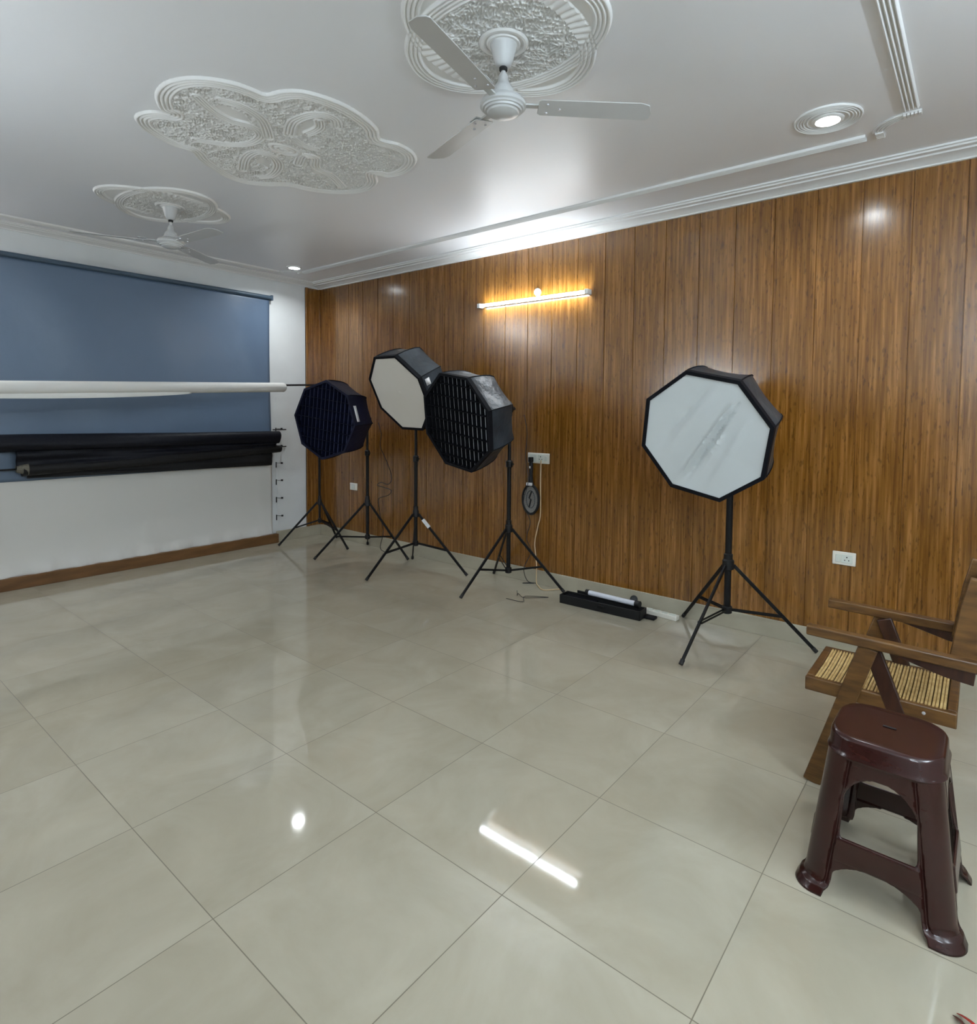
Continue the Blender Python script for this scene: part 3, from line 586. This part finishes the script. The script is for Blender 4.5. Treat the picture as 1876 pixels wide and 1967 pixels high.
# ================================================================ SOFTBOXES
PROF = [(0, 1.0), (.03, 1.012), (.10, 1.005), (.17, .985), (.24, .95), (.29, .90), (.33, .77), (.365, .52), (.395, .23)]
def softbox(c, az, el, spin, r, pole, kind, label, head=.20, under=None, fab=None):
    az, el, spin = map(math.radians, (az, el, spin)); c = Vector(c)
    n = Vector((math.cos(az) * math.cos(el), math.sin(az) * math.cos(el), math.sin(el))); rt = n.cross(Vector((0, 0, 1))).normalized(); up = rt.cross(n)
    t = thing('softbox_light', label, 'softbox', c)
    def V(k, s, d): a = spin + k * PI / 4; return (rt * math.cos(a) + up * math.sin(a)) * (r * s) - n * d
    fab = fab or M_CLOTHB
    # body: eight fabric panels bowed between the rods
    b = MB(); vs = []; fs = []; SUB = 4; rows = len(PROF); cols = 8 * SUB
    for (d, s) in PROF:
        for k in range(8):
            for j in range(SUB):
                f = j / SUB; p = V(k, s, d).lerp(V(k + 1, s, d), f); sag = 1 - .035 * math.sin(PI * f) * min(1, d / .1); ax_ = -n * d; vs.append(ax_ + (p - ax_) * sag)
    for i in range(rows - 1):
        for k in range(cols): fs.append((i * cols + k, i * cols + (k + 1) % cols, (i + 1) * cols + (k + 1) % cols, (i + 1) * cols + k))
    b.add(vs, fs); body = b.build('fabric_body', fab, t, smooth=25); m_ = body.modifiers.new('t', 'SOLIDIFY'); m_.thickness = .004; m_.offset = -1
    # front lip
    b = MB(); q = []
    for k in range(8): q += [V(k, 1.022, -.006), V(k, 1.022, .03), V(k, .962, -.006), V(k, .962, .012)]
    f2 = []
    for k in range(8):
        a, e = 4 * k, 4 * ((k + 1) % 8); f2 += [(a, e, e + 1, a + 1), (a, a + 2, e + 2, e), (a + 2, a + 3, e + 3, e + 2), (a + 1, e + 1, e + 3, a + 3)]
    b.add(q, f2).build('front_rim', M_GRIDF if kind != 'navy' else M_NAVY, t)
    for k in range(8):   # rods seen as seams along the body
        pass
    rods = MB()
    for k in range(8): rods.tube([V(k, s * 1.0 + .004, d) for d, s in PROF], .004, 6)
    rods.build('rib_seams', M_GRIDF, t)
    if kind in ('white', 'warm'):
        vs = [Vector((0, 0, 0)) - n * .004]; fs = []; NR = 22; NA = 96
        rr = np.random.RandomState(11); wr = [(rr.rand() * 2 * PI, rr.rand() * .8 - .4, .02 + .03 * rr.rand(), rr.choice([-1, 1])) for _ in range(9)]
        ca = math.radians(128)
        for i in range(1, NR + 1):
            for j in range(NA):
                kf = j / NA * 8; k = int(kf); p = V(k, .968, 0).lerp(V(k + 1, .968, 0), kf - k) * (i / NR); u, v = p.dot(rt) / r, p.dot(up) / r
                dz = 0
                e = 1 - (i / NR) ** 3
                if kind == 'white':
                    for off, s0, am in ((.05, .028, .026), (.13, .026, -.020), (.20, .020, .014), (-.30, .05, .012), (-.42, .03, -.014), (.42, .035, .014), (.0, .10, .01)):
                        dd_ = (-u * math.sin(ca) + v * math.cos(ca)) - off + .25 * (u * math.cos(ca) + v * math.sin(ca)) * off; dz += am * math.exp(-(dd_ / s0) ** 2) * e
                    dz += .0022 * math.sin(9 * u + 5 * v) * e + .0012 * math.sin(21 * v - 13 * u) * e
                else: dz += .0015 * math.sin(7 * u + 8 * v) * e
                vs.append(p + n * (dz - .002 - .012 * e))
        for j in range(NA): fs.append((0, 1 + j, 1 + (j + 1) % NA))
        for i in range(NR - 1):
            for j in range(NA): a = 1 + i * NA; fs.append((a + j, a + NA + j, a + NA + (j + 1) % NA, a + (j + 1) % NA))
        MB().add(vs, fs).build('front_diffuser', M_DIFF if kind == 'white' else M_DIFFW, t, smooth=60)
    else:
        # egg-crate grid of fabric strips over a dim diffuser
        DG = .033 if kind == 'grid' else .038; gm = MB(); R_ = r * .965; ap = R_ * math.cos(PI / 8)
        def clip(off, ang):
            dirv = (math.cos(ang), math.sin(ang)); nv = (-math.sin(ang), math.cos(ang)); lo, hi = -9, 9
            for k in range(8):
                a = spin + (k + .5) * PI / 4; hx, hy = math.cos(a), math.sin(a); dn = dirv[0] * hx + dirv[1] * hy; dist = ap - off * (nv[0] * hx + nv[1] * hy)
                if abs(dn) < 1e-6: continue
                q_ = dist / dn
                if dn > 0: hi = min(hi, q_)
                else: lo = max(lo, q_)
            return lo, hi, dirv, nv
        for ang in (math.radians(98), math.radians(8)):
            for i in range(-8, 9):
                if ang < 1 and i % 2: continue
                off = i * .048; lo, hi, dv_, nv = clip(off, ang)
                if hi <= lo: continue
                P0 = rt * (dv_[0] * lo + nv[0] * off) + up * (dv_[1] * lo + nv[1] * off); P1 = rt * (dv_[0] * hi + nv[0] * off) + up * (dv_[1] * hi + nv[1] * off)
                wv = (rt * nv[0] + up * nv[1]) * .0009
                gm.add([P0 - wv + n * .002, P1 - wv + n * .002, P1 + wv + n * .002, P0 + wv + n * .002, P0 - wv - n * DG, P1 - wv - n * DG, P1 + wv - n * DG, P0 + wv - n * .040],
                       [(0, 1, 2, 3), (4, 7, 6, 5), (0, 4, 5, 1), (2, 6, 7, 3), (0, 3, 7, 4), (1, 5, 6, 2)])
        gm.build('egg_crate_grid', M_GRIDF if kind == 'grid' else M_NAVY, t, smooth=0)
        vs = [V(k, .962, DG + .001) for k in range(8)]; MB().add(vs, [tuple(range(8))]).build('front_diffuser', mat('shaded_diffuser_' + kind, srgb(190, 193, 198) if kind == 'grid' else srgb(54, 60, 90), .8), t)
    # speed ring and studio head
    MB().lathe([(r * .25, .385), (r * .25, .405), (.06, .41), (.06, .385)], n=32, axis=-n).build('speed_ring', M_SILV if kind == 'warm' else M_BLACKM, t)
    MB().lathe([(.058, .40), (.062, .41), (.062, .40 + head), (.052, .41 + head), (.01, .41 + head)], n=28, axis=-n).build('light_head', M_BLACKM, t)
    hb = -n * (.42 + head * .5)
    MB().beam(hb + up * .055 - n * (-head * .35), hb + up * .055 - n * (head * .35), .05, .02, up).build('carry_handle', M_TAG if kind == 'grid' else M_BLACKM, t, bevel=.004)  # white on the gridded box: bright reflection on the head top, painted in
    px = Vector((pole[0], pole[1], pole[2])) - c
    if under: MB().tube([px, Vector(under[0]) - c, Vector(under[1]) - c, hb], .014, 10).build('tilt_bracket', M_BLACKM, t)
    else:
        MB().tube([px + Vector((0, 0, -.05)), px], .022, 12).tube([px, hb], .016, 10).build('tilt_bracket', M_BLACKM, t)
        MB().tube([px, px + Vector((.05, .0, .012))], [.008, .013], 10).build('tilt_knob', M_BLACKM, t)
    return t, V, n, rt, up
t5, *_ = softbox((1.045, 2.02, 1.35), -91.5, -15.9, -189.7, .393, (1.057, 2.484, 1.47), 'white', 'right hand octagonal softbox with wrinkled bluish white diffuser', head=.12)
t3, V3, n3, *_ = softbox((-1.747, 2.17, 1.634), -94.3, -26.6, -21.4, .379, (-1.733, 2.361, 1.36), 'warm', 'raised octagonal softbox with plain off white diffuser, behind the gridded one', head=.10, under=((-1.733, 2.42, 1.33), (-1.725, 2.60, 1.42)))
t4, V4, n4, *_ = softbox((-.851, 1.955, 1.398), -96.5, -12.4, 76.6, .393, (-.785, 2.537, 1.50), 'grid', 'black octagonal softbox with egg crate grid front, left of the double socket', head=.18)
t2, V2, n2, *_ = softbox((-2.497, 1.918, 1.39), -78, -2.6, 6.8, .368, (-2.625, 2.517, 1.39), 'navy', 'dark navy gridded octagonal softbox nearest the far corner', head=.16, fab=M_NAVY)
# light coloured brand tab on the navy box rim and silvery panel parts
def tab(t, V, n, k, f, s, d0, d1, w_, m, name):
    p0 = V(k, s, d0).lerp(V(k + 1, s, d0), f - w_); p1 = V(k, s, d0).lerp(V(k + 1, s, d0), f + w_); p2 = V(k, s, d1).lerp(V(k + 1, s, d1), f + w_); p3 = V(k, s, d1).lerp(V(k + 1, s, d1), f - w_)
    o = MB().add([p0, p1, p2, p3], [(0, 1, 2, 3)]).build(name, m, t); md = o.modifiers.new('t', 'SOLIDIFY'); md.thickness = .002; md.offset = 0
tab(t2, V2, n2, 3, .62, 1.03, .03, .065, .26, M_TAG, 'woven_label')
tab(t3, V3, n3, 4, .22, 1.02, .05, .10, .10, M_TAG, 'woven_label')

# cables hanging from the light heads (offsets: a along the picture's right, h height)
def hang(px, py, L, m, label, r=.0035):
    pts = [(px + a * .78, py + a * .62, h) for a, h in L]; return tag(MB().tube(smoothpts(pts, 6), r, 6).build('light_cable', m), label, 'cable')
hang(-2.60, 2.60, [(.03, 1.36), (.06, 1.24), (.05, 1.12), (.09, 1.02), (.14, .90), (.17, .78), (.13, .72), (.06, .74), (.02, .71), (.08, .69), (.16, .66), (.14, .61), (.05, .58), (.03, .54), (.05, .40), (.08, .22), (.05, .06), (.10, .01), (.16, .008)], M_CORDB, 'thin black cable looping beside the stand of the navy softbox')
hang(-.80, 2.66, [(.06, 1.46), (.085, 1.3), (.075, 1.1), (.10, .9), (.06, .7), (.12, .55), (.09, .4), (.13, .28), (.07, .14), (.10, .03), (.16, .008), (.06, .008), (.12, .012), (.18, .008)], M_CORDB, 'thin black cable hanging behind the stand of the gridded black softbox', .003)
pts = smoothpts([(-.66, 2.50, .006), (-.58, 2.40, .006), (-.52, 2.33, .05), (-.50, 2.37, .012), (-.44, 2.44, .006), (-.36, 2.52, .006), (-.52, 2.42, .006), (-.45, 2.30, .006), (-.60, 2.28, .006)], 6)
tag(MB().tube(pts, .0025, 5).build('loose_wire', M_CORDB), 'small tangle of thin dark wire on the floor under the gridded softbox stand', 'wire')

# ================================================================ LED WAND CASE AND POWER STRIP
t = thing('light_case', 'open black case lying on the floor against the skirting', 'case', (.10, 2.545, 0), math.radians(2))
def tray(a, b, h, th=.008): return MB().box((a[0], a[1], 0), (b[0], b[1], th)).box((a[0], a[1], 0), (b[0], a[1] + th, h)).box((a[0], b[1] - th, 0), (b[0], b[1], h)).box((a[0], a[1], 0), (a[0] + th, b[1], h)).box((b[0] - th, a[1], 0), (b[0], b[1], h))
tray((-.33, -.055), (.34, .065), .068).build('case_tray', M_BLACKM, t, bevel=.003)
MB().box((-.315, -.04, .008), (-.05, .055, .050)).box((-.05, -.045, .008), (.325, -.01, .055)).build('foam_insert', M_GRIDF, t, bevel=.003)
MB().box((-.24, .062, .03), (-.05, .072, .088)).build('lid_edge', M_BLACKM, t, bevel=.002)
MB().box((.0, -.064, .025), (.06, -.054, .05)).build('latch', M_BLACK, t, bevel=.002)
t = thing('light_wand', 'white tube light wand with black ends resting in the open black case', 'light wand', (.17, 2.59, .093))
MB().tube([(-.20, 0, 0), (.20, -.012, 0)], .019, 20).build('white_tube', M_TUBEOFF, t)
MB().tube([(-.225, 0, 0), (-.198, 0, 0)], .023, 16).build('end_cap', M_BLACKM, t)
MB().tube([(.198, -.012, 0), (.235, -.013, 0)], .025, 16).build('end_cap', M_BLACKM, t)
t = thing('clamp_head', 'black round clamp knob standing at the right end of the light wand', 'clamp', (.315, 2.66, 0))
MB().box((-.05, -.02, 0), (.05, .02, .03)).build('clamp_foot', M_BLACKM, t, bevel=.003)
MB().tube([(0, 0, .03), (0, 0, .075)], .01, 10).build('clamp_stem', M_BLACK, t)
MB().lathe([(.012, -.012), (.026, -.010), (.029, 0), (.026, .012), (.012, .014)], (0, 0, .095), axis=(.5, -.6, .3), n=20).build('clamp_knob', M_BLACKM, t)
t = thing('power_strip', 'white power strip on the floor between the black case and the right stand', 'power strip', (.515, 2.70, 0), math.radians(-4))
MB().box((-.13, -.027, 0), (.13, .027, .032)).build('strip_body', M_SOCK, t, bevel=.004)
for i in range(4):
    MB().box((-.105 + i * .058, -.018, .030), (-.065 + i * .058, .018, .036)).build('outlet', M_SOCKI, t, bevel=.002)
t = thing('dark_pouch', 'flat black pouch on the floor just right of the open case', 'pouch', (.475, 2.60, 0))
MB().box((-.04, -.03, 0), (.045, .03, .022)).build('pouch_body', M_CHAR, t, bevel=.008)

# ================================================================ CANE CHAIR
t = thing('cane_armchair', 'low walnut armchair with woven cane seat behind the brown plastic stool', 'chair', (2.03, 1.46, 0))
X0, X1, Y0, Y1 = -.255, .243, -.205, .205; ZS = .42
fr = MB()
fr.box((X0, Y0, ZS - .055), (X1, Y0 + .03, ZS)).box((X0, Y1 - .03, ZS - .055), (X1, Y1, ZS)).box((X0, Y0 + .0302, ZS - .055), (X0 + .03, Y1 - .0302, ZS)).box((X1 - .03, Y0 + .0302, ZS - .055), (X1, Y1 - .0302, ZS))
fr.build('seat_frame', M_WALNUT, t, bevel=.004)
b = MB(); k = 0; x = X0 + .035
while x < X1 - .03:
    b.tube([(x, Y0 + .02, ZS - .004), (x, 0, ZS - .010), (x, Y1 - .02, ZS - .004)], .0048, 6); x += .0125 if k % 2 else .0105; k += 1
b.build('cane_seat', M_CANE, t)
MB().box((X0 + .028, Y0 + .028, ZS - .030), (X1 - .028, Y1 - .028, ZS - .026)).build('cane_underlay', M_CANED, t)
for sy, yy in ((-1, Y0 - .012), (1, Y1 + .012)):
    nr = sy < 0
    MB().beam((-.25, yy, .622), (.295, yy, .612), .045, .038).build('armrest', M_WALNUT, t, bevel=.005)
    MB().beam((-.035, yy, .60), (-.215, yy - .0, 0.0), .024, .065, (1, 0, 0)).build('leg', M_WALNUT, t, bevel=.004)
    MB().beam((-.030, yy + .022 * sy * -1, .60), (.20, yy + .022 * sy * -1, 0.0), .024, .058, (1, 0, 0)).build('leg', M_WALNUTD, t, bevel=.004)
    MB().beam((-.13, yy - .02 * sy, .30), (.09, yy - .02 * sy, .30), .02, .05).build('leg_stretcher', M_WALNUT, t, bevel=.003)
    b = MB(); pr = [(.02, .60), (.29, .600), (.285, .545), (.20, .555), (.10, .580)]
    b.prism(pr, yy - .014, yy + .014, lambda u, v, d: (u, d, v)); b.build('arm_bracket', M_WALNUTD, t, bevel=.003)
    # back posts lean backwards from the seat to the top rail
    yp = yy - sy * .038
    b = MB().prism([(.207, .585), (.30, .575), (.375, .90), (.262, .915), (.236, .80)], yp - .016, yp + .016, lambda u, v, d: (u, d, v)); b.build('back_post', M_WALNUT, t, bevel=.004)
MB().beam((.325, Y0 + .04, .855), (.325, Y1 - .04, .855), .03, .09).beam((.292, Y0 + .04, .64), (.292, Y1 - .04, .64), .03, .04).build('back_rail', M_WALNUT, t, bevel=.004)
b = MB()
for i in range(26):
    y = Y0 + .02 + (Y1 - Y0 - .04) * i / 25; b.tube([(.296, y, .65), (.322, y, .82)], .0045, 5)
b.build('cane_back', M_CANE, t)
MB().lathe([(.006, 0), (.006, .002), (.003, .003)], (.145, Y0, ZS - .025), n=12, axis=(0, -1, 0)).build('bolt_head', M_SILV, t)

# ================================================================ PLASTIC STOOL
H = .49; t = thing('plastic_stool', 'glossy dark brown moulded plastic stool in front of the cane chair', 'stool', (2.108, .835, 0), math.radians(-1))
def rr(a, b, rc, n=8):   # rounded rectangle, ordered
    P = []
    for (sx, sy, s0) in ((1, 1, 0), (-1, 1, 1), (-1, -1, 2), (1, -1, 3)):
        for i in range(n + 1):
            q = PI / 2 * (s0 + i / n); P.append((sx * (a - rc) + rc * math.cos(q), sy * (b - rc) + rc * math.sin(q)))
    return P
# seat with rolled rim
lv = [(.115, .115, .05, H - .002), (.139, .139, .080, H), (.146, .147, .084, H - .003), (.151, .152, .086, H - .012), (.153, .154, .086, H - .046), (.157, .158, .086, H - .054), (.159, .160, .086, H - .060), (.155, .156, .084, H - .068), (.150, .150, .08, H - .068), (.146, .146, .078, H - .012), (.11, .11, .05, H - .008)]
b = MB(); n = 36; k = 0
for (a, c_, rc, z) in lv: b.v += [(x, y, z) for x, y in rr(a, c_, rc)]
for i in range(len(lv) - 1):
    for j in range(n): b.f.append((i * n + j, i * n + (j + 1) % n, (i + 1) * n + (j + 1) % n, (i + 1) * n + j))
b.f.append(tuple(range(n))); b.f.append(tuple((len(lv) - 1) * n + j for j in range(n))[::-1])
b.build('seat', M_STOOL, t, smooth=40)
MB().prism([(-.017, -.004), (.017, -.004), (.019, 0), (.017, .004), (-.017, .004), (-.019, 0)], H - .001, H + .0006, lambda u, v, d: (u, v + .01, d)).build('grip_slot', M_HOLE, t)
# skirt of four tapering sides, each with an arch opening, a cross rail and a lower cut-out; corners are the legs
def side_fn(s, u, z):
    pass
tp = (.148, .148); bt = (.200, .200); ztop = H - .055
def half(z): f = (ztop - z) / ztop; fl = max(0, (.05 - z) / .05) ** 1.5 * .014 + (.006 if z < .026 else 0); return tp[0] + (bt[0] - tp[0]) * f + fl, tp[1] + (bt[1] - tp[1]) * f + fl
NU, NZ = 100, 110
def hole(u, z):   # u -1..1 across a side
    au = abs(u); w1 = .60
    # arch window
    if .185 < z < .385:
        ww = .58 if z < .30 else .58 * math.sqrt(max(0, 1 - ((z - .30) / .085) ** 2))
        rcut = 0 if z > .205 else .10 * (1 - math.sqrt(max(0, 1 - ((.205 - z) / .02) ** 2)))
        if au < ww - rcut: return True
    if z < .115:
        ww = .60 if z < .06 else .60 * math.sqrt(max(0, 1 - ((z - .06) / .055) ** 2)) 
        if au < ww + .02 * (z < .02): return True
    return False
def stool_side(q):
    vs = []; fs = []; keep = {}
    for i in range(NZ + 1):
        z = ztop * i / NZ; a, b2 = half(z)
        for j in range(NU + 1):
            u = -1 + 2 * j / NU; rc = .060; au = abs(u); X = u * a
            # groove lines down the legs and rounded corners
            Y = b2
            e = a - abs(X)
            if e < rc:
                ph = (1 - e / rc) * PI / 4; X = (1 if u > 0 else -1) * (a - rc + rc * math.sin(ph)); Y = b2 - rc + rc * math.cos(ph)
            gz = 0
            g1 = abs(e - .066) / .009
            if g1 < 1: gz = .0065 * (1 - g1 * g1)
            if z > .03: Y -= gz * 1.4
            if .118 < z < .182 and au < .62: Y += .004
            P = (X, Y); 
            x_, y_ = P
            for _ in range(q): x_, y_ = -y_, x_
            vs.append((x_, y_, z))
    # snap vertices onto the hole outline by skipping faces
    for i in range(NZ):
        for j in range(NU):
            u = -1 + 2 * (j + .5) / NU; z = ztop * (i + .5) / NZ
            if not hole(u, z): a = i * (NU + 1) + j; fs.append((a, a + 1, a + NU + 2, a + NU + 1))
    return vs, fs
b = MB()
for q in range(4): b.add(*stool_side(q))
o = b.build('legs_and_skirt', M_STOOL, t, smooth=50)
bm = bmesh.new(); bm.from_mesh(o.data); bmesh.ops.remove_doubles(bm, verts=bm.verts, dist=.0004)
for _ in range(3):
    bv = [v for v in bm.verts if v.is_boundary and .004 < v.co.z < ztop - .004]
    new = {}
    for v in bv:
        nb = [e.other_vert(v) for e in v.link_edges if e.is_boundary]
        if len(nb) == 2: new[v] = (v.co * 2 + nb[0].co + nb[1].co) / 4
    for v, c_ in new.items(): v.co = c_
loose = [v for v in bm.verts if not v.link_faces]; bmesh.ops.delete(bm, geom=loose, context='VERTS')
bmesh.ops.recalc_face_normals(bm, faces=bm.faces); bm.to_mesh(o.data); bm.free()
m_ = o.modifiers.new('t', 'SOLIDIFY'); m_.thickness = .006; m_.offset = 0
o.data.shade_smooth()

# ================================================================ RED RIBBON
t = thing('ribbon_scrap', 'crumpled red ribbon end on the floor at the bottom right corner', 'ribbon', (2.335, .41, 0))
def strip_(P, w_, m, name):
    P = smoothpts(P, 6); vs = []; fs = []
    for i, p in enumerate(P):
        d_ = (P[min(i + 1, len(P) - 1)] - P[max(i - 1, 0)]).normalized(); s_ = d_.cross(Vector((0, 0, 1))).normalized() * w_ / 2; vs += [p - s_, p + s_ + Vector((0, 0, .004))]
    for i in range(len(P) - 1): fs.append((2 * i, 2 * i + 1, 2 * i + 3, 2 * i + 2))
    o = MB().add(vs, fs).build(name, m, t); o.modifiers.new('t', 'SOLIDIFY').thickness = .0012
strip_([(-.022, .018, .004), (-.008, .004, .014), (.010, -.010, .018), (.035, -.030, .012), (.07, -.07, .006)], .012, M_RED, 'red_strand')
strip_([(-.030, .006, .003), (-.018, -.008, .010), (-.004, -.022, .008), (.01, -.05, .004)], .010, M_MAROON, 'dark_strand')
strip_([(-.010, -.006, .003), (.006, -.020, .010), (.020, -.035, .008), (.035, -.06, .004)], .012, M_PINK, 'pink_strand')
